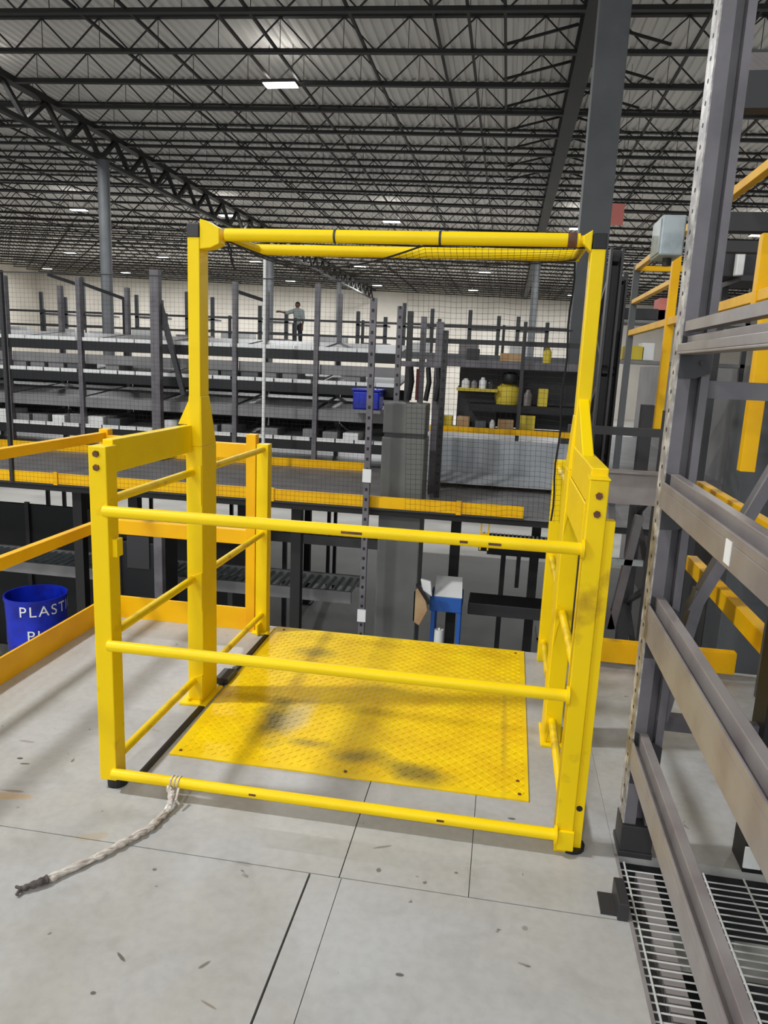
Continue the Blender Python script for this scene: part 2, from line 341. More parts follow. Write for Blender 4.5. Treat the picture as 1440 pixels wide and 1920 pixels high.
# lower pivot posts
def lower(x0, x1, ux0, ux1, zt=1.10):
    def f(b):
        b.box(x0, x1, 2.632, 2.775, .012, zt-.05)
        lo = [(x0, 2.632, zt-.05), (x1, 2.632, zt-.05), (x1, 2.775, zt-.05), (x0, 2.775, zt-.05)]
        hi = [(ux0, 2.631, zt+.14), (ux1, 2.631, zt+.14), (ux1, 2.713, zt+.14), (ux0, 2.713, zt+.14)]
        b.add(lo+hi, [(0,3,2,1),(4,5,6,7),(0,1,5,4),(1,2,6,5),(2,3,7,6),(3,0,4,7)])
    return f
gp('pivot_post', lower(-1.187, -1.122, -1.174, -1.124), YEL)
gp('pivot_post', lower(.235, .298, .241, .292), YEL)
gp('base_plate', lambda b: b.box(-1.215, -1.10, 2.60, 2.79, 0, .012))
gp('base_plate', lambda b: b.box(.225, .315, 2.61, 2.79, 0, .012))
gp('gusset', lambda b: b.prism([(-1.222, 2.64, 1.13), (-1.165, 2.64, 1.25), (-1.165, 2.64, 1.13)], (0, .07, 0)))
gp('gusset', lambda b: b.prism([(.248, 2.34, 1.136), (.248, 2.632, 1.30), (.248, 2.632, 1.136)], (.035, 0, 0)))
gp('side_plate', lambda b: b.box(.240, .246, 2.10, 2.632, .90, 1.03))
# rear posts
gp('rear_post', lambda b: b.box(-1.188, -1.128, 3.45, 3.51, 0, .975))
gp('rear_post', lambda b: b.box(.245, .303, 3.45, 3.51, 0, .985))
gp('foot_bracket', lambda b: b.box(-1.20, -1.10, 3.42, 3.52, 0, .01).box(-1.165, -1.155, 3.40, 3.45, 0, .06))
# side rails
for zz in (.950, .525, .098):
    gp('side_rail', lambda b: b.tube((-1.163, 2.058, zz), (-1.163, 2.632, zz), .0145, 14), YELG, 0, True)
    gp('side_rail', lambda b: b.tube((-1.155, 2.775, zz), (-1.155, 3.45, zz), .0145, 14), YELG, 0, True)
    gp('side_rail', lambda b: b.tube((.262, 2.058, zz), (.262, 2.632, zz), .0145, 14), YELG, 0, True)
    gp('side_rail', lambda b: b.tube((.268, 2.775, zz), (.268, 3.45, zz), .0145, 14), YELG, 0, True)
# flared rail brackets on the pivot posts
for zz in (.95, .525, .098):
    gp('rail_bracket', lambda b: b.prism([(-1.168, 2.626, zz+.012), (-1.124, 2.626, zz+.03), (-1.124, 2.626, zz-.13), (-1.14, 2.626, zz-.05)], (0, .005, 0)), YEL, .001)
    gp('rail_bracket', lambda b: b.prism([(.268, 2.626, zz+.012), (.238, 2.626, zz+.03), (.238, 2.626, zz-.13), (.25, 2.626, zz-.05)], (0, .005, 0)), YEL, .001)
gp('side_tab', lambda b: b.box(-1.150, -1.134, 2.015, 2.05, .775, .83), YEL, .001)
# front cross bars, with joints and wear
for zz, xr in ((.922, .232), (.4955, .232), (.058, .236)):
    br = gp('cross_bar', lambda b: b.tube((-1.160, 1.992, zz), (xr, 1.992, zz), .0172, 20), YEL, 0, True)
    gp('bar_flange', lambda b: b.tube((xr-.002, 1.992, zz), (xr+.006, 1.992, zz), .027, 20), YEL, 0, True)
    if zz > .9:
        for xx, ww in ((-.40, .06), (-.085, .022), (.0, .035)):
            gp('scuff', lambda b: b.box(xx-ww/2, xx+ww/2, 1.9737, 1.976, zz-.006, zz+.001), RUST, 0, parent=br)
    if zz < .1:
        for xx in (-.685, -.10):
            gp('scuff', lambda b: b.box(xx-.011, xx+.011, 1.9737, 1.976, zz+.0, zz+.006), RUST, 0, parent=br)
# overhead bars
ob = gp('overhead_bar', lambda b: b.tube((-1.035, 2.655, 1.818), (.205, 2.655, 1.820), .0225, 24), YEL, 0, True)
for xx in (-.632, -.262):
    gp('joint_ring', lambda b: b.tube((xx-.004, 2.655, 1.819), (xx+.004, 2.655, 1.819), .0236, 24), DARK, 0, True, parent=ob)
gp('clamp', lambda b: b.tube((.165, 2.655, 1.819), (.195, 2.655, 1.819), .0245, 20), RUST, 0, True, parent=ob)
gp('bar_end', lambda b: b.tube((.195, 2.655, 1.82), (.245, 2.655, 1.82), .016, 16), YEL, 0, True, parent=ob)
gp('head_bracket', lambda b: b.prism([(-1.126, 2.632, 1.765), (-1.126, 2.632, 1.868), (-1.10, 2.632, 1.862), (-1.052, 2.632, 1.838), (-1.052, 2.632, 1.785), (-1.085, 2.632, 1.77)], (0, .06, 0)))
gp('head_bracket', lambda b: b.prism([(.243, 2.628, 1.78), (.243, 2.628, 1.85), (.215, 2.628, 1.832), (.215, 2.628, 1.805)], (0, .05, 0)))
gp('rear_arm', lambda b: b.tube((-1.05, 2.69, 1.815), (-1.03, 3.0, 1.818), .016, 14), YEL, 0, True)
gp('rear_arm', lambda b: b.tube((.225, 2.69, 1.815), (.225, 3.0, 1.818), .016, 14), YEL, 0, True)
gp('overhead_bar', lambda b: b.tube((-1.045, 3.0, 1.818), (.235, 3.0, 1.82), .0215, 24), YEL, 0, True)
# bolts
for (x, z) in ((-1.180, 1.093), (-1.180, 1.052), (.264, 1.070), (.263, 1.020)):
    gp('bolt', lambda b: b.tube((x, 1.995, z), (x, 1.988, z), .010, 6), RUST, 0)
gp('bolt_hole', lambda b: b.tube((.301, 2.010, .14), (.301, 2.0085, .14), .009, 14), BLACK, 0)
gp('bolt', lambda b: b.tube((.266, 2.632, 1.195), (.266, 2.622, 1.195), .012, 6), RUST, 0)
for x in (-1.18, -1.13): gp('bolt', lambda b: b.tube((x, 2.62, .012), (x, 2.62, .024), .007, 6), YEL, 0)
# ------------------------------------------------------------------ netting on the gate
net = MB()
X0, X1 = -1.03, .225
def front_z(x):
    u = (x-X0)/(X1-X0); return 1.803-(.082*math.sin(PI*min(u/.57, 1))**1.0 if u < .57 else 0)-.006
def can(x, v):
    u = (x-X0)/(X1-X0); zf = front_z(x); zr = 1.800
    return (x, 2.66+.34*v, zf*(1-v)+zr*v-.05*math.sin(PI*v)*math.sin(PI*u)**.5)
nx = int((X1-X0)/.022)
for i in range(nx+1):
    x = min(X0+.01+i*.022, X1-.005)
    net.path([can(x, v/6) for v in range(7)], .0007, 3)
for k in range(1, 16):
    net.path([can(X0+.01+(X1-X0-.015)*i/30, k/16) for i in range(31)], .0008, 3)
NET = thing('safety_net', 'black knotted net slung between the overhead bars and hanging at the back of the gate', 'net', (-.4, 2.83, 1.8))
net.build('canopy_mesh', CORD, NET, kind='stuff')
cur = MB()
def cu(x, z):
    s = (1.8-z)/1.05
    return (x+.035*s, 3.02+.02*math.sin(x*23)+.015*math.sin(x*51+1)+.03*s, z)
for i in range(31):
    x = -.42+i*.0213
    cur.path([cu(x, 1.80-j*.06) for j in range(18)], .0006, 3)
for j in range(48):
    z = 1.79-j*.0213
    cur.path([cu(-.42+i*.0213, z) for i in range(31)], .0006, 3)
cur.build('curtain_mesh', CORD, NET, kind='stuff')
MB().path([can(X0+(X1-X0)*i/40, 0) for i in range(41)], .0032, 6).build('edge_cord', CORD, NET, smooth=True)
MB().path([(.222+.004*math.sin(j*1.3), 3.02+.002*j, 1.8-j*.06) for j in range(18)], .004, 6).build('edge_cord', CORD, NET, smooth=True)
MB().path([(-1.035, 2.655, 1.80), (-1.02, 2.665, 1.77), (-1.025, 2.68, 1.735), (-1.01, 2.68, 1.70)], .004, 6).path([(-1.03, 2.66, 1.8), (-1.03, 2.67, 1.76), (-1.012, 2.67, 1.73)], .003, 6).build('tie_knot', CORD, NET, smooth=True)
# ------------------------------------------------------------------ tread plate
PX0, PX1, PY0, PY1 = -1.082, .172, 2.232, 3.55
t = thing('tread_plate', 'worn yellow diamond tread plate screwed to the deck inside the gate', 'floor plate', (-.455, 2.89, 0))
b = MB(); pts = [(PX0, PY0), (PX1, PY0), (PX1+.012, PY1), (PX0-.02, PY1)]
b.prism([(x, y, .0005) for x, y in pts], (0, 0, .005)); sh = b.build('sheet', PLATE, t)
b = MB(); s = .0235; i = 0; y = PY0+.035
while y < PY1-.02:
    j = 0; x = PX0+.035
    while x < PX1-.02:
        a = PI/4 if (i+j) % 2 else -PI/4; ca, sa = math.cos(a), math.sin(a); l, wd = .0125, .0036
        P = [(l, 0), (0, wd), (-l, 0), (0, -wd)]
        base = [(x+ca*p-sa*q, y+sa*p+ca*q, .0055) for p, q in P]
        top = [(x+.55*(ca*p-sa*q), y+.55*(sa*p+ca*q), .0078) for p, q in P]
        b.add(base+top, [(4,5,6,7),(0,1,5,4),(1,2,6,5),(2,3,7,6),(3,0,4,7)])
        x += s; j += 1
    y += s; i += 1
b.build('tread_lugs', PLATE, t, kind='stuff')
for x, y in ((PX0+.03, PY0+.03), (PX1-.03, PY0+.03), (PX1-.035, PY0+.11), (PX0+.03, PY1-.04), (PX1-.03, PY1-.04), (-.45, PY0+.03)):
    MB().tube((x, y, .0055), (x, y, .0085), .006, 10).build('screw', RUST, t)
# dark guide strips beside the plate
o = MB().box(-1.128, -1.104, 2.10, 3.44, 0, .006).build('guide_strip', BLACK); tag(o, 'thin black rubber strip on the deck along the left edge of the tread plate', 'floor strip')
t = thing('pivot_stop', 'small dark stop block on the deck behind the left pivot post', 'stop block', (-1.12, 2.9, 0))
MB().box(-1.15, -1.09, 2.82, 2.93, 0, .028).build('block', DARK, t, bevel=.003); MB().tube((-1.12, 2.96, 0), (-1.12, 2.96, .02), .016, 12).build('bolt_head', GALV, t)
# ------------------------------------------------------------------ fixed guard rails on our deck
t = thing('guard_rail', 'yellow guard rail running along the left edge of the deck', 'guard rail', (-2.0, 0, 0))
MB().box(-2.03, -1.995, -4.0, 3.47, .94, .985).build('top_rail', YELO, t, bevel=.003)
MB().box(-2.03, -1.995, -4.0, 3.47, .485, .54).build('mid_rail', YELO, t, bevel=.003)
MB().box(-2.012, -2.0, -4.0, 3.50, 0, .115).build('toe_board', YELO, t, bevel=.001)
for y in (-3.8, -1.4, .7, 3.47): MB().box(-2.035, -1.985, y, y+.05, 0, 1.0).build('post', YELO, t, bevel=.003)
t = thing('guard_rail', 'short yellow guard rail behind the left side of the gate', 'guard rail', (-1.6, 3.47, 0))
MB().box(-1.985, -1.24, 3.455, 3.495, .895, .97).build('top_rail', YELO, t, bevel=.003)
MB().box(-1.985, -1.24, 3.455, 3.495, .46, .535).build('mid_rail', YELO, t, bevel=.003)
MB().box(-1.985, -1.24, 3.47, 3.482, 0, .118).build('toe_board', YELO, t, bevel=.001)
MB().box(-1.242, -1.192, 3.45, 3.50, 0, 1.02).build('post', YELO, t, bevel=.003)
o = MB().box(.34, 1.15, 3.455, 3.50, .03, .135).build('toe_board', YELO, bevel=.002); tag(o, 'yellow toe board on the deck edge behind the right side of the gate', 'toe board')
# ------------------------------------------------------------------ stretch film rope on the floor
t = thing('film_rope', 'twisted white stretch film rope tied to the bottom gate bar, trailing on the floor', 'rope', (-.95, 1.9, 0))
ctrl = [(-.948, 1.975, .072), (-.945, 1.965, .05), (-.938, 1.94, .022), (-.955, 1.88, .014), (-.985, 1.79, .014), (-1.02, 1.70, .013), (-1.06, 1.62, .013), (-1.085, 1.575, .012)]
def cat(ps, k):
    out = []
    for i in range(len(ps)-1):
        p0, p1, p2, p3 = (Vector(ps[max(i-1, 0)]), Vector(ps[i]), Vector(ps[i+1]), Vector(ps[min(i+2, len(ps)-1)]))
        for j in range(k):
            u = j/k; out.append(.5*((2*p1)+(p2-p0)*u+(2*p0-5*p1+4*p2-p3)*u*u+(3*p1-p0-3*p2+p3)*u**3))
    return out+[Vector(ps[-1])]
cp = cat([W(318, 1478, Y=1.972), W(322, 1500, Z=.03), W(312, 1520, Z=.015), W(285, 1548, Z=.013), W(235, 1578, Z=.013), W(170, 1612, Z=.012), W(90, 1648, Z=.012)], 12)
for k in range(3):
    MB().path([p+Vector((math.cos(i*.5+k*2.1)*.0055, math.sin(i*.5+k*2.1)*.0055, math.sin(i*.5+k*2.1)*.003)) for i, p in enumerate(cp)],
              [.0058+.0022*math.sin(i*.9+k) for i in range(len(cp))], 7).build('strand', WRAP, t, smooth=True)
b = MB()
for i in range(3): b.tube((-.958+i*.012, 1.992, .058), (-.953+i*.012, 1.992, .058), .0205, 18)
b.path([W(335, 1478, Y=1.968), W(330, 1500, Z=.035), W(336, 1508, Z=.02)], .004, 6); b.build('knot', WRAP, t, smooth=True)
fe = cat([W(90, 1648, Z=.014), W(72, 1655, Z=.014), W(48, 1664, Z=.012), W(36, 1668, Z=.010)], 6)
MB().path(fe, [.0115-.0003*i+.0012*math.sin(i*1.7) for i in range(len(fe))], 9).path([fe[-4], fe[-1]+Vector((.004, -.006, 0)), fe[-1]+Vector((.004, -.016, -.003))], .005, 5).path([fe[-4], fe[-1]+Vector((-.006, .004, .003)), fe[-1]+Vector((-.014, .008, 0))], .0045, 5).build('frayed_end', FRAY, t, smooth=True)
# ================================================================== SHELVING RACK ON THE RIGHT
RK = thing('shelving_rack', 'tall grey boltless rack at right with beams running towards the camera', 'rack', (.47, 2.07, 0))
def cchan(b, x0, x1, y0, y1, z0, z1, tk=.004):
    b.box(x0, x0+tk, y0, y1, z0, z1)                 # aisle face
    b.box(x0+tk, x1, y1-tk, y1, z0, z1)              # far side
    b.box(x0+tk, x1, y0, y0+tk*.9, z0, z1) if False else None
    b.box(x0+tk, x0+.022, y0, y0+tk, z0, z1); b.box(x1-.016, x1, y0, y0+tk, z0, z1)
b = MB(); b.box(.430, .434, 2.03, 2.106, .02, 3.0); fa = b.build('column_face', GREYW, RK)
b = MB()
for i in range(58):
    z = .1+i*.05; b.tube((.4302, 2.068, z), (.4288, 2.068, z), .0055, 8)
b.build('slots', DARK, fa)
b = MB(); b.box(.434, .462, 2.03, 2.034, .02, 3.0); b.box(.496, .512, 2.03, 2.034, .02, 3.0); b.box(.434, .512, 2.102, 2.106, .02, 3.0); b.box(.462, .466, 2.03, 2.07, .02, 3.0); b.box(.492, .496, 2.03, 2.07, .02, 3.0); b.box(.462, .496, 2.066, 2.07, .02, 3.0)
b.build('column', GREY, RK)
MB().box(.424, .520, 2.015, 2.12, 0, .018).box(.427, .517, 2.018, 2.11, .018, .10).build('foot', DARK, RK, bevel=.002)
MB().box(.77, .87, 2.02, 2.12, .0, 3.0).build('rear_column', BLACK, RK, bevel=.003)  # black instead of rack grey: the shade on this column is in its colour
o = MB().box(.768, .815, 2.012, 2.018, .02, .085).build('foot_label', WHITE, RK)
for z in (.415, 1.36): MB().bar((.512, 2.07, z), (.77, 2.07, z), .03, .045).build('brace', GREY, RK)
MB().bar((.505, 2.055, .43), (.565, 2.055, .82), .03, .04, (0, 1, 0)).build('brace', GREY, RK)
MB().bar((.548, 2.055, .76), (.79, 2.055, 1.36), .03, .045, (0, 1, 0)).build('brace', GREY, RK)
for z0, z1 in ((1.446, 1.474), (1.046, 1.118), (.678, .778), (.292, .372)):
    b = MB(); y1 = 2.03; y0 = -.6
    b.box(.425, .470, y0, y1, z0, z1-.022); b.box(.446, .470, y0, y1, z1-.022, z1+.018); b.box(.425, .431, y0, y1, z1-.022, z1-.002)
    bm = b.build('beam', GREYL, RK, bevel=.0015)
    b = MB(); b.prism([(.434, 2.025, z1+.02), (.512, 2.025, z1-.02), (.512, 2.025, z0-.045), (.475, 2.025, z0-.06), (.434, 2.025, z0-.06)], (0, .004, 0)); b.tube((.488, 2.024, z0-.02), (.488, 2.020, z0-.02), .006, 10)
    b.build('connector', DARK, bm)
    b = MB(); b.box(.80, .84, y0, 2.03, z0+.01, z1); b.build('rear_beam', GREY, RK)
MB().box(.435, .465, -.6, 2.02, 1.503, 1.528).build('shelf_lip', GREYL, RK)
MB().box(.4235, .4255, 1.385, 1.42, 1.055, 1.10).build('sticker', WHITE, RK)
# wire deck
t = thing('wire_deck', 'galvanised wire mesh decking at floor level beneath the rack', 'wire deck', (.9, 1, 0))
b = MB(); y = -.4
while y < 1.99:
    b.tube((.425, y, -.012), (1.5, y, -.012), .0022, 5, cap=False); y += .0255
for x in (.44, .545, .56, .66, .77, .88, .99, 1.1, 1.3): b.tube((x, -.4, -.007), (x, 2.0, -.007), .0028, 5, cap=False)
b.build('wires', WIRE, t, kind='stuff')
MB().box(.415, .424, -.6, 2.02, -.06, .004).build('edge_angle', GREYL, t)
for x in (.475, .86): MB().box(x, x+.05, -.6, 2.0, -.16, -.03).build('support_channel', GREYL, t)
MB().box(.415, 1.6, -.6, 2.0, -.36, -.34).build('pan', DARK, t)
t = thing('floor_bracket', 'small dark steel bracket at the deck edge beside the wire deck', 'bracket', (.39, 1.79, 0))
MB().box(.385, .412, 1.745, 1.85, 0, .05).build('upstand', DARK, t, bevel=.002); MB().box(.345, .385, 1.76, 1.84, 0, .006).build('tab', DARK, t)
# junction box
t = thing('junction_box', 'galvanised electrical box fixed high on the rack column', 'electrical box', (.40, 2.2, 1.8))
MB().box(.368, .428, 2.112, 2.24, 1.70, 1.80).build('body', GALV, t, bevel=.004); MB().box(.3655, .368, 2.12, 2.232, 1.707, 1.793).build('cover', GALV, t, bevel=.001)
MB().tube((.40, 2.17, 1.70), (.40, 2.17, 1.68), .012, 10).build('conduit_stub', DARK, t)
# ================================================================== YELLOW FRAME BEHIND THE RACK (plane x = 1.2)
YX = 1.2
t = thing('yellow_rack_frame', 'yellow tubular rack guard frame seen behind the grey rack column', 'rack frame', (YX, 5, -3))
for y0, y1, z, h in ((3.6, 8.2, 2.445, .05), (6.25, 8.2, 2.11, .04), (3.6, 8.2, 1.80, .055)):
    MB().box(YX, YX+.05, y0, y1, z-h/2, z+h/2).build('rail', YELO, t, bevel=.003)
MB().box(YX, YX+.05, 3.2, 4.75, .67, .76).build('rail', YELO, t, bevel=.003)
MB().box(YX, YX+.06, 3.2, 4.75, .19, .285).build('rail', YELO, t, bevel=.003)
MB().box(YX-.006, YX+.056, 6.22, 6.28, .94, 2.474).build('post', YELO, t, bevel=.003)
MB().box(YX-.006, YX+.066, 3.93, 3.99, .93, 1.70).build('post', YELO, t, bevel=.003); MB().box(YX-.006, YX+.058, 4.08, 4.14, 1.70, 2.1).build('post', YELO, t, bevel=.003)
MB().box(YX-.0, YX+.9, 8.15, 8.2, 2.42, 2.47).build('cross_rail', YELO, t, bevel=.003)
MB().box(YX-.005, YX+.055, 3.25, 3.31, -3, .9).build('post', GREYD, t); MB().box(YX-.005, YX+.055, 8.14, 8.21, -3, 2.475).build('post', GREYD, t)
# grey partition and clutter at right
o = MB().box(3.0, 3.1, 6.0, 18, -3, 1.55).build('partition_panel', WALLG); tag(o, 'plain grey partition wall beyond the yellow rack frame', 'partition')
o = MB().box(2.2, 2.7, 7.2, 7.7, -3, 1.35).build('steel_cabinet', GREYD, bevel=.01); tag(o, 'dark grey steel cabinet standing against the grey partition', 'cabinet')
def strut(x, y, z0, z1, lab, w_=.09, m=DARK):
    t = thing('rack_upright', lab, 'upright', (x, y, z0))
    MB().box(x, x+.012, y, y+w_, z0, z1).box(x+.012, x+w_*.8, y+w_-.012, y+w_, z0, z1).box(x+w_*.8-.012, x+w_*.8, y, y+w_, z0, z1).build('channel', m, t)
    b = MB(); z = z0+.2
    while z < z1-.5:
        b.bar((x+w_*.4, y+w_/2, z), (x+w_*.4, y+.7, z+.3), .03, .03); b.bar((x+w_*.4, y+.7, z+.3), (x+w_*.4, y+w_/2, z+.6), .03, .03); z += .6
    b.box(x, x+w_*.8, y+.7, y+.7+w_, z0, z1); b.build('lacing', m, t)
strut(.50, 4.3, -3, 2.05, 'dark grey rack upright just right of the gate, nearer of the pair'); strut(.66, 5.2, -3, 2.0, 'dark grey rack upright just right of the gate, farther of the pair')
strut(.86, 4.2, -3, 1.2, 'low dark rack upright seen below the yellow frame')
t = thing('cross_beam', 'beige grey channel beam between the gate and the rack column', 'beam', (.6, 3.62, .8))
MB().box(.34, .88, 3.62, 3.66, .775, .925).build('web', GREYL, t); MB().box(.34, .88, 3.60, 3.68, .925, .935).build('flange', GREYL, t)
MB().box(.36, .42, 3.62, 3.68, -.25, .775).build('leg', DARK, t); MB().box(.82, .88, 3.62, 3.68, -.25, .775).build('leg', DARK, t)
t = thing('dark_rail', 'thin dark rail on two legs behind the beige channel beam at right', 'rail', (.64, 3.92, -3))
MB().box(.33, .95, 3.9, 3.95, 1.08, 1.12).build('top_rail', DARK, t)
for x in (.40, .90): MB().box(x, x+.04, 3.905, 3.945, -3, 1.08).build('leg', DARK, t)
t = thing('leaning_brace', 'dark V shaped brace behind the right side of the gate', 'brace', (.6, 3.75, 0))
MB().bar((.42, 3.75, .72), (.62, 3.75, .1), .04, .04, (0, 1, 0)).bar((.62, 3.75, .1), (.70, 3.75, .7), .04, .04, (0, 1, 0)).build('legs', GREY, t); MB().bar((.5, 3.74, .46), (.74, 3.74, .46), .02, .03).build('rung', GALV, t)
# goods on upper level at right
for i, (px, py, w_, h_, m, l, n) in enumerate([(1190, 655, .22, .16, BOXY, 'yellow carton beneath the yellow frame at right', 'carton'), (1216, 655, .14, .2, WHITE, 'white carton beside the yellow carton at right', 'carton'),
                                            (1205, 590, .5, .13, DARK, 'dark long bin on the shelf behind the yellow post', 'bin'), (1390, 530, .45, .2, DARK, 'dark bin on the shelf at the right edge', 'bin'), (1378, 525, .06, .2, WHITE, 'white bottle between dark bins at right', 'bottle'), (1245, 560, .1, .25, PINK, 'pink wrapped parcel beside the yellow post', 'parcel')]):
    far = px < 1300; p = W(px, py, Y=8.95 if far else 6.35); zb_ = (1.54 if py > 620 else 1.985) if far else 2.16
    y0_ = p.y if n != 'bottle' else p.y-.10
    o = MB().box(p.x-w_/2, p.x+w_/2, y0_, y0_+(.3 if n != 'bottle' else .07), zb_+.002, zb_+h_).build(n, m, bevel=.01); tag(o, l, n)
t = thing('bin_shelf', 'dark shelf with bins at the right edge beyond the yellow frame', 'shelf', (2.2, 6.2, -3))
MB().box(1.7, 2.9, 6.2, 6.75, 2.12, 2.16).build('board', DARK, t); MB().box(1.7, 1.75, 6.7, 6.75, -3, 2.12).build('post', DARK, t); MB().box(2.85, 2.9, 6.7, 6.75, -3, 2.12).build('post', DARK, t)
t = thing('goods_shelf', 'grey shelf carrying mixed cartons behind the yellow post', 'shelf', (1.9, 9.1, 1.5))
MB().box(1.2, 2.6, 8.9, 9.5, 1.50, 1.54).box(1.2, 2.6, 8.9, 9.5, 1.955, 1.985).build('boards', SHELF, t); MB().box(1.2, 1.25, 8.9, 8.95, -3, 2.5).build('post', DARK, t); MB().box(2.55, 2.6, 8.9, 8.95, -3, 2.5).build('post', DARK, t)
for (px, py, w_, h_) in ((1400, 415, 1.1, .05), (1400, 462, 1.1, .03), (1400, 148, .6, .1)):
    p = W(px, py, Y=4.6 if py > 200 else 3.2)
    o = MB().box(p.x-(.04 if py < 200 else .12), p.x+w_, p.y, p.y+.08, p.z-h_, p.z+h_).build('overhead_beam', DARK)
    tag(o, 'dark overhead beam at the right edge, %s' % ('upper of three' if py == 148 else 'middle of three' if py == 415 else 'lowest of three'), 'beam')
p = W(1400, 115, Y=3.2); o = MB().box(p.x-.04, p.x+.6, p.y, p.y+.1, p.z-.03, p.z+.03).build('beam_cover', GREYL); tag(o, 'grey beam face just above the uppermost dark overhead beam', 'beam')
p = W(1158, 402, Y=20); t = thing('hanging_banner', 'small pink banner hanging from the roof right of the grey column', 'banner', (p.x, 20, p.z)); MB().box(p.x-.15, p.x+.15, 20, 20.02, p.z-.25, p.z+.25).build('cloth', PINK, t); MB().tube((p.x, 20.01, p.z+.25), (p.x, 20.01, 8.76), .006, 4).build('wire', STEEL, t)
# ================================================================== OPPOSITE MEZZANINE
MB().box(-14, 3.0, 7.12, 17.5, -.05, -.03).build('floor_opposite', SHELF, kind='structure').name = 'floor.002'
MB().box(-14, 3.0, 7.16, 17.5, -.12, -.05).build('trim_frame', STEEL, kind='structure').name = 'trim_2'
t = thing('edge_toe_board', 'yellow toe board along the edge of the opposite mezzanine', 'toe board', (-5, 7.1, 0))
MB().box(-14, .25, 7.10, 7.12, -.03, .085).build('board', YELO, t); MB().box(-14, .25, 7.095, 7.10, -.05, -.03).build('lip', DARK, t)
for i, x in enumerate((-9.5, -7.1, -4.7, -2.3, -.4)): MB().box(x, x+.05, 7.085, 7.099, -.04, .10).build('splice', YELO, t)
o = MB().box(-14, -1.75, 9.52, 9.56, -.03, .075).build('toe_board', YELO); tag(o, 'long yellow toe board in front of the opposite shelving', 'toe board')
# carton flow bays
BW = 1.12
def bay(x):
    t = thing('flow_shelf_bay', '', 'shelving bay', (x, 9.6, 0), 'carton flow shelving bays on the opposite mezzanine')
    MB().box(x-.03, x+.03, 9.58, 9.66, -.03, 2.35).build('post', GREY, t); MB().box(x-.03, x+.03, 10.9, 10.98, -.03, 2.35).build('post', GREY, t)
    for z in (1.53, 1.10, .34):
        tr = MB().add([(x+.035, 9.62, z-.02), (x+BW-.035, 9.62, z-.02), (x+BW-.035, 10.95, z+.12), (x+.035, 10.95, z+.12), (x+.035, 9.62, z-.05), (x+BW-.035, 9.62, z-.05), (x+BW-.035, 10.95, z+.09), (x+.035, 10.95, z+.09)],
                      [(0,1,2,3),(7,6,5,4),(0,4,5,1),(1,5,6,2),(2,6,7,3),(3,7,4,0)]).build('tray', SHELF, t)
        MB().box(x+.035, x+BW-.035, 9.60, 9.63, z-.15, z-.022).build('beam', BLACK, t)
        s = MB(); k = 4; w_ = (BW-.08)/k
        for i in range(k): s.box(x+.04+i*w_, x+.04+i*w_+w_-.02, 9.588, 9.600, z-.022, z+.028)
        s.build('label_strip', WHITE, tr)
    MB().add([(x+.035, 9.62, .74), (x+BW-.035, 9.62, .74), (x+BW-.035, 9.62, .60), (x+.035, 9.62, .60), (x+.035, 10.9, .86), (x+BW-.035, 10.9, .86), (x+BW-.035, 10.9, .80), (x+.035, 10.9, .80)],
             [(0,1,2,3),(7,6,5,4),(0,4,5,1),(1,5,6,2),(2,6,7,3),(3,7,4,0)]).build('sloped_tray', SHELF, t)
    MB().box(x+.035, x+BW-.035, 9.66, 9.69, 1.20, 1.33).build('divider_panel', SHELF, t)
    MB().box(x+.035, x+BW-.035, 10.98, 11.0, .1, 1.0).build('shade_sheet', BLACK, t)  # black backdrop stands in for the unlit depth of the shelf
    return t
b0 = bay(-2.50); bays = [b0]
for k in range(1, 8): bays.append(dup(b0, (-BW*k, .0, 0), ''))
for i, o in enumerate(bays): o['label'] = 'grey flow shelving bay with white label strips, %s from the grey column guard' % (['first']+ORD[1:])[i]
# bins and cartons on the bays
binp = MB().box(-.13, .13, 0, .4, 0, .13).build('shelf_bin', SHELF, bevel=.01); tag(binp, '', 'bin', 'bins on the opposite shelving')
rnd2 = random.Random(7); ms = [SHELF, WHITE, GREYD, CARD]
k = 0
lvl = {1.11: 'middle', .35: 'bottom'}
cnt = {}
meshes = [binp.data.copy() for _ in ms]
for me, m in zip(meshes, ms): me.materials.clear(); me.materials.append(m)
C.objects.unlink(binp)
for z in (.35, 1.11):
    for i in range(26):
        x = -2.02-i*.285
        if rnd2.random() < .3: continue
        mi = rnd2.choice([0, 1, 0, 1, 2, 3] if z < 1 else [0, 0, 2, 0])
        o = binp.copy(); o.data = meshes[mi]; o.location = (x, 9.68, z); o.scale = (rnd2.uniform(.7, 1), 1, rnd2.uniform(.7, 1.2) if z < 1 else .7); C.objects.link(o)
        key = (z, mi); cnt[key] = cnt.get(key, 0)+1
        o['label'] = '%s %s bin from the right on the %s tier of the opposite shelving' % ((['first']+ORD[1:])[cnt[key]-1], ['mid grey', 'whitish', 'dark grey', 'brown'][mi], lvl[z if z > 1 else .35])
        o['group'] = 'bins on the opposite shelving'
# blue tote on the shelf by the column
t = thing('blue_tote', 'bright blue plastic tote at the right end of the opposite shelving', 'tote', (-1.95, 9.3, .8))
p = W(690, 748, Y=9.35)
MB().box(p.x-.17, p.x+.17, 9.2, 9.55, p.z-.13, p.z+.10).build('body', BLUE, t, bevel=.02); MB().box(p.x-.19, p.x+.19, 9.18, 9.57, p.z+.10, p.z+.13).build('rim', BLUE, t, bevel=.01)
MB().box(p.x-.2, p.x+.2, 9.15, 9.6, p.z-.17, p.z-.13).build('stand', SHELF, t)
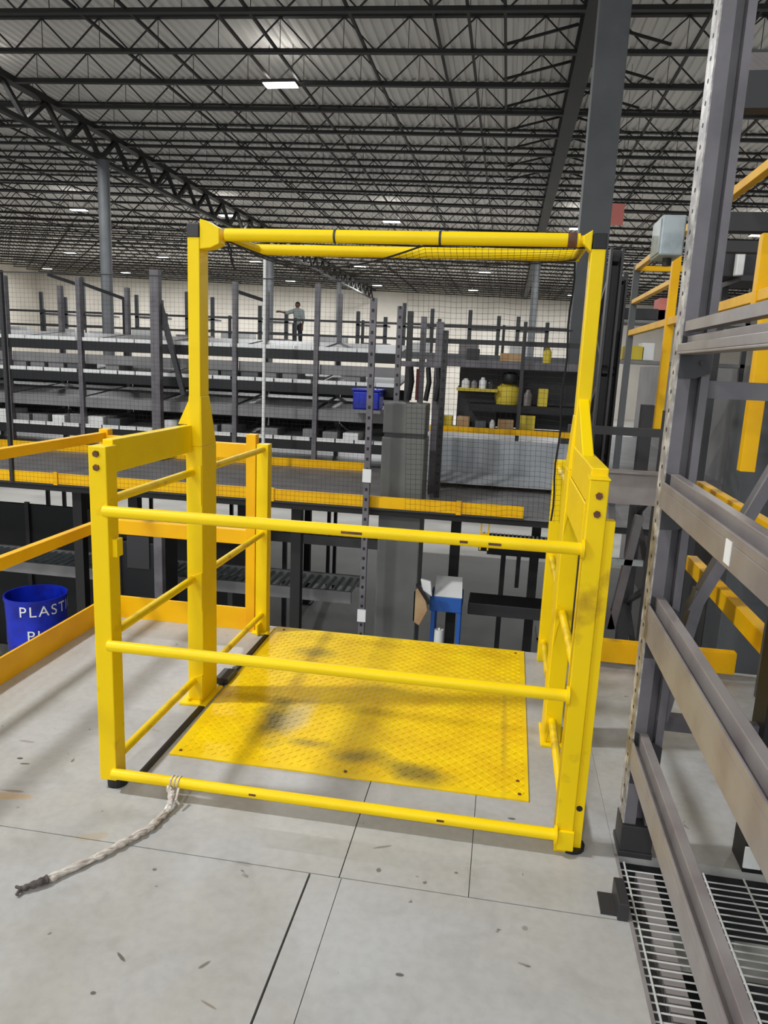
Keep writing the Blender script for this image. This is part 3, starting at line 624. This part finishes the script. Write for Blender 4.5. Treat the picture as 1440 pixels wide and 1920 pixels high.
# grey column guard and uprights in front of opposite deck
t = thing('column_guard', 'wide grey sheet metal column guard behind the gate opening', 'column guard', (-1.0, 7.3, -3))
MB().box(-1.20, -.765, 7.3, 7.72, -3, .66).build('lower_casing', GUARD, t, bevel=.012); MB().box(-1.195, -.77, 7.305, 7.715, .70, 1.0).build('upper_casing', GUARD, t, bevel=.012)
MB().box(-1.18, -.78, 7.32, 7.70, .66, .70).build('seam', DARK, t)
def lad(x, y, z0, z1, lab, m=GREY, tags=()):
    t = thing('rack_upright', lab, 'upright', (x, y, z0))
    MB().box(x, x+.06, y, y+.05, z0, z1).build('column', m, t)
    b = MB(); z = z0+.05
    while z < z1: b.box(x+.018, x+.042, y-.002, y, z, z+.03); z += .1
    b.build('slots', BLACK, t)
    for z in tags: MB().box(x-.01, x+.075, y-.012, y-.002, z-.06, z+.07).build('tag', WHITE, t)
    return t
p0 = W(713, 560, Y=7.0); p1 = W(682, 1175, Y=7.0)
lad(-1.315, 7.0, -3, 1.98, 'grey perforated upright with two white tags in front of the grey column guard', GREY, (.297, -1.14))
lad(-1.19, 7.9, -3, 1.98, 'grey perforated upright just behind the grey column guard', GREY)
lad(-.70, 7.9, -.03, 1.75, 'dark perforated upright right of the grey column guard', DARK)
t = thing('portal', 'grey portal frame standing behind the column guard with dark hoses hanging in it', 'frame', (-1.0, 8.2, -.03))
for i, (x, m, w_) in enumerate(((-1.12, DARK, .06), (-.97, GREY, .06), (-.80, GREY, .08))): MB().box(x, x+w_, 8.2, 8.26, -.03, 1.95-i*.05).build('leg', m, t)
MB().box(-1.2, -.68, 8.19, 8.22, 1.36, 1.42).build('cross_bar', GREY, t)
for x in (-1.05, -.86, -.75): MB().path([(x, 8.15, 1.36), (x+.02, 8.14, 1.2), (x-.01, 8.15, 1.0)], .03, 6).build('hose', BLACK, t, smooth=True)
MB().box(-.99, -.965, 8.17, 8.19, 1.0, 1.34).build('red_strip', RED, t)
# right part of opposite mezzanine: sheets, yellow beams, goods
t = thing('sheet_panel', 'pale grey sheet metal conveyor panel right of the grey column guard', 'panel', (.0, 9.0, .0))
a = W(806, 818, Y=9.0); c = W(1042, 905, Y=9.0)
MB().box(a.x, 1.0, 9.0, 9.03, c.z-.05, a.z).build('sheet', CLEAR, t, bevel=.004); MB().box(a.x, 1.0, 8.98, 9.0, c.z-.12, c.z-.05).build('kick', YELO, t)
MB().add([(a.x, 8.98, c.z+.06), (1.0, 8.98, c.z+.06), (1.0, 8.6, c.z-.02), (a.x, 8.6, c.z-.02), (a.x, 8.98, c.z+.05), (1.0, 8.98, c.z+.05), (1.0, 8.6, c.z-.03), (a.x, 8.6, c.z-.03)], [(0,1,2,3),(7,6,5,4),(0,4,5,1),(1,5,6,2),(2,6,7,3),(3,7,4,0)]).build('apron', CLEAR, t)
for x in (a.x+.02, .3, .9): MB().box(x, x+.04, 9.04, 9.08, -.03, a.z).build('leg', GREY, t)
a = W(806, 800, Y=9.3); c = W(1045, 808, Y=9.3)
t = thing('pack_bench', 'packing bench with yellow front beam and dark shelf behind the netting', 'bench', (.1, 9.3, 0))
MB().box(a.x, 1.1, 9.3, 9.34, a.z-.05, a.z+.02).build('front_beam', YELO, t); MB().box(a.x, 1.1, 9.34, 9.9, a.z-.04, a.z-.01).build('top', SHELF, t)
for x in (a.x+.02, .15, 1.05): MB().box(x, x+.045, 9.34, 9.385, -.03, 1.95).build('post', DARK, t)
Z1 = W(860, 727, Y=9.5).z; Z2 = W(900, 757, Y=9.5).z; Z0 = a.z-.01; Z3 = W(860, 674, Y=9.5).z
q = W(880, 762, Y=9.5); MB().box(q.x, .95, 9.5, 10.0, Z2-.09, Z2).build('dark_shelf', BLACK, t)
q = W(856, 727, Y=9.5); MB().box(q.x, q.x+.52, 9.5, 9.8, Z1-.035, Z1).build('upper_shelf', BOXY, t); MB().box(q.x, q.x+.52, 9.8, 9.82, Z1-.5, Z1+.02).build('shelf_back', DARK, t)
MB().box(q.x, 1.1, 10.0, 10.03, Z0, Z3).build('dark_backdrop', DARK, t)  # added dark backdrop, darkens the gaps between the bench goods
MB().box(q.x-.4, 1.1, 9.5, 9.8, Z3-.09, Z3).build('beam', GREY, t)
q = W(855, 640, Y=9.5); MB().box(q.x-.4, 1.1, 9.5, 9.54, q.z-.03, q.z+.03).build('beam', DARK, t)
q = W(855, 613, Y=9.5); MB().box(q.x-.4, .75, 9.5, 9.53, q.z-.01, q.z+.015).build('beam', DARK, t)
goods = [(872, Z1, .10, .12, WHITE, 'white bottle on the upper shelf of the packing bench'), (888, Z1, .07, .10, GREYL, 'grey jar on the upper shelf of the packing bench'), (904, Z1, .09, .14, WHITE, 'white jug on the upper shelf of the packing bench'),
         (920, Z1, .08, .1, DARK, 'dark jar on the upper shelf of the packing bench'), (882, Z3, .16, .14, DARK, 'dark box on the top beam of the packing bench'), (955, Z3, .3, .1, CARD, 'open brown carton on the top beam of the packing bench'),
         (955, Z2+.27, .24, .14, BLACK, 'black bag lying on the yellow sack of the packing bench'), (952, Z2, .34, .27, BOXY, 'yellow sack in the middle of the packing bench'), (990, Z2, .1, .2, GREYL, 'grey can on the dark shelf at the right of the packing bench'),
         (1018, Z2, .12, .22, BOXY, 'yellow carton on the dark shelf of the packing bench at right'), (872, Z0, .16, .14, CARD, 'brown carton on the packing bench top at left'), (905, Z0, .14, .1, GREYD, 'dark grey tray on the packing bench top'),
         (927, Z0, .07, .12, WHITE, 'white cup on the packing bench top'), (952, Z0, .2, .13, CARD, 'brown carton at the middle of the packing bench top'), (992, Z0, .2, .2, BOXY, 'yellow carton on the packing bench top at right'),
         (1020, Z3, .1, .2, BOXY, 'yellow can on the top beam of the packing bench'), (832, Z0, .26, .14, BOXY, 'yellow carton beside the grey column guard')]
for (px, zb_, w_, h_, m, l) in goods:
    p = W(px, 740, Y=9.6); p.z = zb_+h_/2+.001; b = MB(); yb = 9.53
    rnd_ = not ('carton' in l or 'tray' in l or 'box' in l)
    if 'sack' in l or 'bag' in l:
        b.lathe([(.001, -h_/2), (w_*.42, -h_/2), (w_*.5, -h_*.1), (w_*.42, h_*.3), (w_*.18, h_/2), (.001, h_/2)], (p.x, yb+w_/2, p.z), 14)
    elif rnd_:
        b.lathe([(.001, -h_/2), (w_*.5, -h_/2), (w_*.5, h_*.2), (w_*.25, h_*.4), (w_*.25, h_/2), (.001, h_/2)], (p.x, yb+w_/2, p.z), 14)
    else: b.box(p.x-w_/2, p.x+w_/2, yb, yb+.2, p.z-h_/2, p.z+h_/2)
    nm = [q_ for q_ in ('bottle', 'jar', 'jug', 'carton', 'bag', 'sack', 'can', 'tray', 'cup', 'box') if q_ in l.split(' on ')[0].split(' in ')[0].split(' lying')[0].split(' at ')[0].split(' beside')[0].split()[-1]][0]
    o = b.build(nm, m, bevel=0 if rnd_ else .006, smooth=rnd_); tag(o, l, nm)
t = thing('yellow_ladder', 'short yellow ladder rail below the opposite deck edge', 'ladder', (.0, 7.2, -.5))
p = W(912, 958, Y=7.2); MB().box(p.x-.045, p.x-.03, 7.2, 7.22, p.z-.4, p.z+.05).box(p.x+.03, p.x+.045, 7.2, 7.22, p.z-.4, p.z+.05).build('stiles', YELO, t); MB().box(p.x-.03, p.x+.03, 7.2, 7.22, p.z-.1, p.z-.08).box(p.x-.03, p.x+.03, 7.2, 7.22, p.z-.25, p.z-.23).build('rungs', YELO, t)
# net of the opposite mezzanine
b = MB(); xa, xb, za, zb = -9.0, -1.32, -.05, 2.13
x = xa
while x < xb: b.tube((x, 7.06, za), (x, 7.06, zb), .0009, 3, cap=False); x += .045
z = za
while z < zb: b.tube((xa, 7.06, z), (xb, 7.06, z), .0009, 3, cap=False); z += .045
t = thing('edge_net', 'black safety net hung along the opposite mezzanine left of the column guard', 'net', (-5, 7.06, 0)); b.build('mesh', CORD, t, kind='stuff')
MB().tube((xa, 7.06, zb), (xb, 7.06, zb), .006, 6).build('top_cable', DARK, t)
for x in (-7.6, -5.2): MB().box(x, x+.035, 7.07, 7.11, -.03, zb+.02).build('net_post', DARK, t)
# ------------------------------------------------------------------ beneath the opposite mezzanine
pr = [(-9.3, 7.5), (-7.2, 7.5), (-4.75, 7.5), (-4.1, 7.55), (-3.35, 9.0), (-5.9, 9.5), (-2.2, 7.55), (-.50, 8.1), (.45, 9.2), (-1.7, 11), (-3.4, 12.5)]
for i, (x, y) in enumerate(sorted(pr)):
    t = thing('support_post', 'dark steel post under the opposite mezzanine, %s from the left' % (['first']+ORD[1:])[i], 'post', (x, y, -3), 'posts under the opposite mezzanine')
    MB().box(x, x+.11, y, y+.11, -2.98, -.12).build('shaft', STEEL, t); MB().box(x-.06, x+.17, y-.06, y+.17, -3, -2.98).build('base_plate', STEEL, t)
def conveyor(x0, x1, y0, y1, z, lab, m=SHELF):
    t = thing('roller_conveyor', lab, 'conveyor', ((x0+x1)/2, (y0+y1)/2, -3))
    MB().box(x0, x1, y0, y0+.04, z-.12, z+.02).build('side_frame', m, t); MB().box(x0, x1, y1-.04, y1, z-.12, z+.02).build('side_frame', m, t)
    b = MB(); x = x0+.06
    while x < x1: b.tube((x, y0+.04, z-.02), (x, y1-.04, z-.02), .024, 8); x += .1
    b.build('rollers', GALV, t, kind='stuff')
    x = x0+.2
    while x < x1:
        MB().box(x, x+.06, y0, y0+.06, -3, z-.12).box(x, x+.06, y1-.06, y1, -3, z-.12).build('leg', DARK, t); x += 1.9
conveyor(-9, -1.6, 8.0, 8.7, -1.25, 'long grey roller conveyor under the opposite mezzanine, nearest and lowest')
conveyor(-9, -1.5, 10.2, 10.8, -1.15, 'long grey roller conveyor under the opposite mezzanine, middle one')
conveyor(-9, -1.5, 13.0, 13.6, -1.1, 'long grey roller conveyor under the opposite mezzanine, farthest one')
conveyor(-.1, 1.2, 9.8, 10.5, -.98, 'short dark conveyor seen right of the grey column guard', DARK)
t = thing('shade_panel', 'long black panel added as shade beneath the opposite mezzanine at left', 'shade panel', (-7, 9.4, -3))  # added black panel stands in for the deep shade under the deck
MB().box(-11, -3.3, 9.40, 9.44, -3, -.82).build('panel', BLACK, t)
for k in range(8): MB().box(-11+k*1.08, -10.94+k*1.08, 9.36, 9.40, -3, -.78).build('post', DARK, t)
t = thing('machine_cabinet', 'dark machine cabinet seen beneath the mid rail behind the left gate post', 'cabinet', (-3.2, 7.2, -3))
A = W(222, 1005, Y=7.0); B = W(296, 1130, Y=7.0)
MB().box(A.x, B.x, 7.0, 7.5, -3, A.z-.05).build('body', BLACK, t, bevel=.01); MB().box(A.x-.03, A.x+.02, 6.97, 7.02, -3, A.z+.3).build('post', GREY, t); MB().box(B.x-.02, B.x+.07, 6.97, 7.05, -3, A.z+.3).build('post', GREY, t)
MB().box(A.x+.1, B.x-.08, 6.985, 7.0, -.85, -.5).build('door_panel', DARK, t)
# pale hanging slats above short conveyor
b = MB()
for i in range(22): b.box(-.15+i*.05, -.15+i*.05+.02, 9.0, 9.01, -.78, -.62)
o = b.build('curtain_strips', GALV); tag(o, 'row of short pale hanging strips below the opposite deck at right', 'strip curtain')
o = MB().box(-.2, 1.1, 9.0, 9.04, -.86, -.78).box(.28, .33, 9.0, 9.04, -1.3, -.86).build('strip_rail', STEEL); tag(o, 'dark rail and bracket carrying the pale hanging strips', 'rail')
o = MB().box(-.25, 1.2, 8.0, 8.4, -1.36, -1.22).build('dark_duct', DARK, bevel=.01); tag(o, 'dark horizontal duct below the hanging strips', 'duct')
# blue-topped stand
t = thing('blue_stand', 'small blue and white stand visible past the far edge of the tread plate', 'stand', (-.47, 7.6, -3))
MB().box(-.64, -.30, 7.5, 7.85, -1.19, -1.02).build('drawer_box', BLUEL, t, bevel=.01); MB().add([(-.60, 7.5, -1.02), (-.30, 7.5, -1.02), (-.32, 7.75, -.86), (-.60, 7.75, -.86), (-.60, 7.75, -1.02), (-.32, 7.75, -1.02)], [(0,1,2,3),(3,2,5,4),(0,3,4),(1,5,2),(0,4,5,1)]).build('papers', WHITE, t)
for x in (-.62, -.345): MB().box(x, x+.04, 7.5, 7.54, -3, -1.19).box(x, x+.04, 7.8, 7.84, -3, -1.19).build('leg', BLUEL, t)
o = MB().lathe([(.001, 0), (.045, 0), (.05, .2), (.03, .24), (.001, .24)], (-.52, 7.45, -3), 12).box(-.53, -.51, 7.44, 7.46, -2.8, -1.35).lathe([(.001, 0), (.05, 0), (.05, .18), (.001, .18)], (-.52, 7.45, -1.55), 12).build('white_canister', WHITE, smooth=True); tag(o, 'white canister standing in front of the blue stand', 'canister')
t = thing('hanging_jacket', 'beige and white cloth hanging beside the grey column guard', 'cloth', (-.72, 7.35, -1))
MB().prism([(-.80, 7.3, -1.25), (-.72, 7.3, -1.3), (-.64, 7.3, -1.12), (-.70, 7.3, -.85), (-.80, 7.3, -.92)], (0, .06, 0)).build('beige_part', CARD, t, bevel=.01); MB().prism([(-.73, 7.27, -.78), (-.62, 7.27, -.80), (-.60, 7.27, -.96), (-.70, 7.27, -.90)], (0, .05, 0)).build('white_part', WHITE, t, bevel=.01)
MB().bar((-.76, 7.26, -.83), (-.62, 7.26, -1.03), .03, .05, (0, 1, 0)).build('dark_strap', BLACK, t)
# blue plastic barrel with lettering
bc = W(67, 1112, Y=6.0); R1 = .27
BR = thing('blue_barrel', 'blue plastic barrel with white lettering behind the left guard rail', 'barrel', (bc.x, bc.y, bc.z-.75))
z0 = bc.z-.75
MB().lathe([(.001, .0), (.24, .0), (.25, .02), (.258, .3), (.263, .31), (.263, .33), (.262, .5), (R1, .70), (R1+.008, .72), (R1+.008, .75), (R1-.006, .75), (R1-.008, .70), (.245, .05), (.001, .03)], (bc.x, bc.y, z0), 48).build('body', BLUE, BR, smooth=True)
def wraptext(s, size, zc, a0, name):
    cu_ = bpy.data.curves.new('lettering', 'FONT'); cu_.body = s; cu_.size = size; cu_.extrude = 0; cu_.space_character = 1.22
    to = bpy.data.objects.new('lettering', cu_); C.objects.link(to)
    dg = bpy.context.evaluated_depsgraph_get(); me0 = to.evaluated_get(dg).to_mesh()
    vs = [v.co.copy() for v in me0.vertices]; fs = [tuple(p.vertices) for p in me0.polygons]
    to.evaluated_get(dg).to_mesh_clear(); C.objects.unlink(to); bpy.data.objects.remove(to)
    b = MB(); R_ = .2725
    b.add([(bc.x+R_*math.cos(a0+v.x/R_), bc.y+R_*math.sin(a0+v.x/R_), zc+v.y) for v in vs], fs)
    b.build(name, WHITE, BR)
wraptext('PLASTIC', .14, bc.z-.145, math.radians(272), 'lettering')
wraptext('PLASTIC', .14, bc.z-.375, math.radians(285), 'lettering')
t = thing('low_platform', 'dark platform carrying the blue barrel below the left guard rail', 'platform', (bc.x, bc.y, -3))
MB().box(bc.x-.5, bc.x+.6, bc.y-.45, bc.y+.5, z0-.06, z0-.001).build('top', DARK, t); MB().box(bc.x-.45, bc.x-.4, bc.y-.4, bc.y-.35, -3, z0-.06).box(bc.x+.5, bc.x+.55, bc.y-.4, bc.y-.35, -3, z0-.06).box(bc.x-.45, bc.x-.4, bc.y+.4, bc.y+.45, -3, z0-.06).box(bc.x+.5, bc.x+.55, bc.y+.4, bc.y+.45, -3, z0-.06).build('legs', DARK, t)
# ------------------------------------------------------------------ distant level: platform, rails, person
PF = 1.82
MB().box(-32, 3.5, 27.5, 36, 1.62, PF).build('floor_far', GREYD, kind='structure').name = 'floor.003'
t = thing('far_guard_rail', 'dark guard rail of the distant raised platform', 'guard rail', (-8, 27.6, PF))
for z in (2.28, 2.82): MB().box(-32, 3.5, 27.6, 27.67, z-.04, z+.04).build('rail', DARK, t)
x = -31.5
while x < 3.4: MB().box(x, x+.10, 27.67, 27.77, PF, 2.9).build('post', DARK, t); x += 2.6
for i, (x, h) in enumerate([(-21.5, 3.9), (-19.4, 4.6), (-16.8, 3.9), (-14.4, 4.1), (-11, 3.6), (-6.6, 3.5), (-4.6, 3.9), (-1.8, 3.7), (.2, 3.5)]):
    t = thing('far_rack', 'distant grey rack on the raised platform, %s from the left' % (['first']+ORD[1:])[i], 'rack', (x, 32, PF), 'distant racks')
    MB().box(x, x+.16, 32, 32.1, PF, h).build('post', GREYD, t); MB().box(x+1.2, x+1.36, 32, 32.1, PF, h-.2).build('post', GREYD, t)
    MB().box(x, x+1.36, 32, 32.1, 2.4, 2.5).build('beam', GREY, t); MB().box(x, x+1.36, 32, 32.9, 2.9, 2.97).build('shelf', GREY, t)
for i in range(13):
    x = -24+i*2.0; h = rnd.uniform(.3, .6)
    o = MB().box(x, x+rnd.uniform(.7, 1.4), 30.2, 31, PF, PF+h).build('far_carton', rnd.choice([WHITE, WHITE, GREYL])); tag(o, 'pale carton on the distant platform, %s from the left' % (['first']+ORD[1:])[i], 'carton', 'cartons on the distant platform')
# sloping handrails / light poles over opposite deck
for i, (xa_, ya_, xb_, yb_) in enumerate([(90, 515, 150, 535), (150, 530, 232, 560), (440, 545, 500, 565)]):
    A = W(xa_, ya_, Y=12); B = W(xb_, yb_, Y=12)
    o = MB().tube(A, B, .03, 6).tube(B, (B.x, 12, -.03), .03, 6).build('bent_pole', DARK, smooth=True); tag(o, 'thin dark bent pole above the opposite shelving, %s from the left' % ['first', 'second', 'third'][i], 'pole', 'bent poles')
p = W(497, 480, Y=9); q = W(497, 640, Y=9)
o = MB().tube((p.x, 9, -.03), (p.x, 9, p.z), .022, 8).build('white_pole', WHITE, smooth=True); tag(o, 'slim white vertical pole above the opposite shelving', 'pole')
t = thing('leaning_ladder', 'dark leaning strut against the shelving left of the tall gate upright', 'strut', (-4.6, 9.3, 0))
A = W(300, 570, Y=9.3); B = W(345, 740, Y=9.3); MB().bar(A, B, .06, .06, (0, 1, 0)).build('strut', DARK, t)
A = W(285, 505, Y=9.2); MB().box(-4.62, -4.50, 9.2, 9.3, -.03, A.z).build('upright', GREY, t)
# person
def person():
    fz = PF; c = W(557, 640, Y=29); bx, by = c.x, 29.0
    t = thing('person', 'person in a pale shirt and dark trousers pointing left on the distant platform', 'person', (bx, by, fz))
    V = [(0,0,.92), (0,0,1.15), (0,0,1.38), (0,0,1.47), (-.19,0,1.40), (-.42,-.05,1.32), (-.66,-.08,1.36), (-.76,-.09,1.37), (.19,0,1.40), (.24,0,1.12), (.22,-.06,.86), (.22,-.07,.77), (-.1,0,.88), (-.11,-.02,.48), (-.12,0,.08), (-.12,-.12,.04), (.1,0,.88), (.12,0,.48), (.13,.03,.08), (.13,-.09,.04)]
    Ed = [(0,1),(1,2),(2,3),(2,4),(4,5),(5,6),(6,7),(2,8),(8,9),(9,10),(10,11),(0,12),(12,13),(13,14),(14,15),(0,16),(16,17),(17,18),(18,19)]
    R_ = [.14,.13,.16,.055,.07,.05,.035,.04,.07,.05,.035,.04,.09,.065,.045,.045,.09,.065,.045,.045]
    def skin(name, vv, ee, rr, m):
        me = bpy.data.meshes.new(name); me.from_pydata(vv, ee, []); o = bpy.data.objects.new(name, me); C.objects.link(o); o.parent = t; me.materials.append(m)
        md = o.modifiers.new('skin', 'SKIN')
        if not me.skin_vertices: me.attributes.new('dummy', 'FLOAT', 'POINT')
        return o
    # one continuous body as metaball-like union of tapered capsules, remeshed
    b = MB()
    def cap(a, c_, ra, rb): b.tube(a, c_, ra, 14, rb); ball(a, ra); ball(c_, rb)
    def ball(c_, r):
        k = 8; b.lathe([(max(r*math.sin(PI*i/k), .0005), -r*math.cos(PI*i/k)) for i in range(k+1)], c_, 14)
    P = lambda v: (bx+v[0], by+v[1], fz+v[2])
    for (i, j) in Ed: cap(P(V[i]), P(V[j]), R_[i], R_[j])
    cap(P((0, 0, 1.47)), P((0, -.01, 1.56)), .055, .05); ball(P((0, -.02, 1.64)), .098); ball(P((0, -.03, 1.60)), .08)
    ball(P((0, -.125, 1.625)), .018)
    for s in (-1, 1): ball(P((s*.096, 0, 1.63)), .022)
    for k in range(4): cap(P((-.76, -.09+(k-1.5)*.0, 1.385-.018*k)), P((-.85-.01*(k == 1), -.09, 1.38-.02*k)), .011, .009)
    cap(P((-.74, -.09, 1.39)), P((-.79, -.09, 1.42)), .012, .01)
    for k in range(4): cap(P((.20+.018*k, -.07, .74)), P((.20+.018*k, -.09, .66)), .011, .009)
    cap(P((.20, -.10, .78)), P((.19, -.13, .72)), .012, .01)
    o = b.build('body', SKIN, t, smooth=True); rm = o.modifiers.new('remesh', 'REMESH'); rm.mode = 'VOXEL'; rm.voxel_size = .012; rm.use_smooth_shade = True
    def shell(name, segs, m, g_=.018):
        nonlocal b
        b = MB()
        for (i, j) in segs: cap(P(V[i]), P(V[j]), R_[i]+g_, R_[j]+g_)
        o = b.build(name, m, t, smooth=True); rm = o.modifiers.new('remesh', 'REMESH'); rm.mode = 'VOXEL'; rm.voxel_size = .015; rm.use_smooth_shade = True
    shell('shirt', [(0,1),(1,2),(2,4),(4,5),(2,8),(8,9)], SHIRT); shell('trousers', [(0,12),(12,13),(13,14),(0,16),(16,17),(17,18)], TROU)
    b = MB(); ball(P((0, .0, 1.665)), .105); b.build('hair', HAIR, t, smooth=True)
    b = MB(); 
    for s in (14, 18): ball(P((V[s][0], V[s][1]-.05, .05)), .062)
    b.build('shoes', BLACK, t, smooth=True)
person()
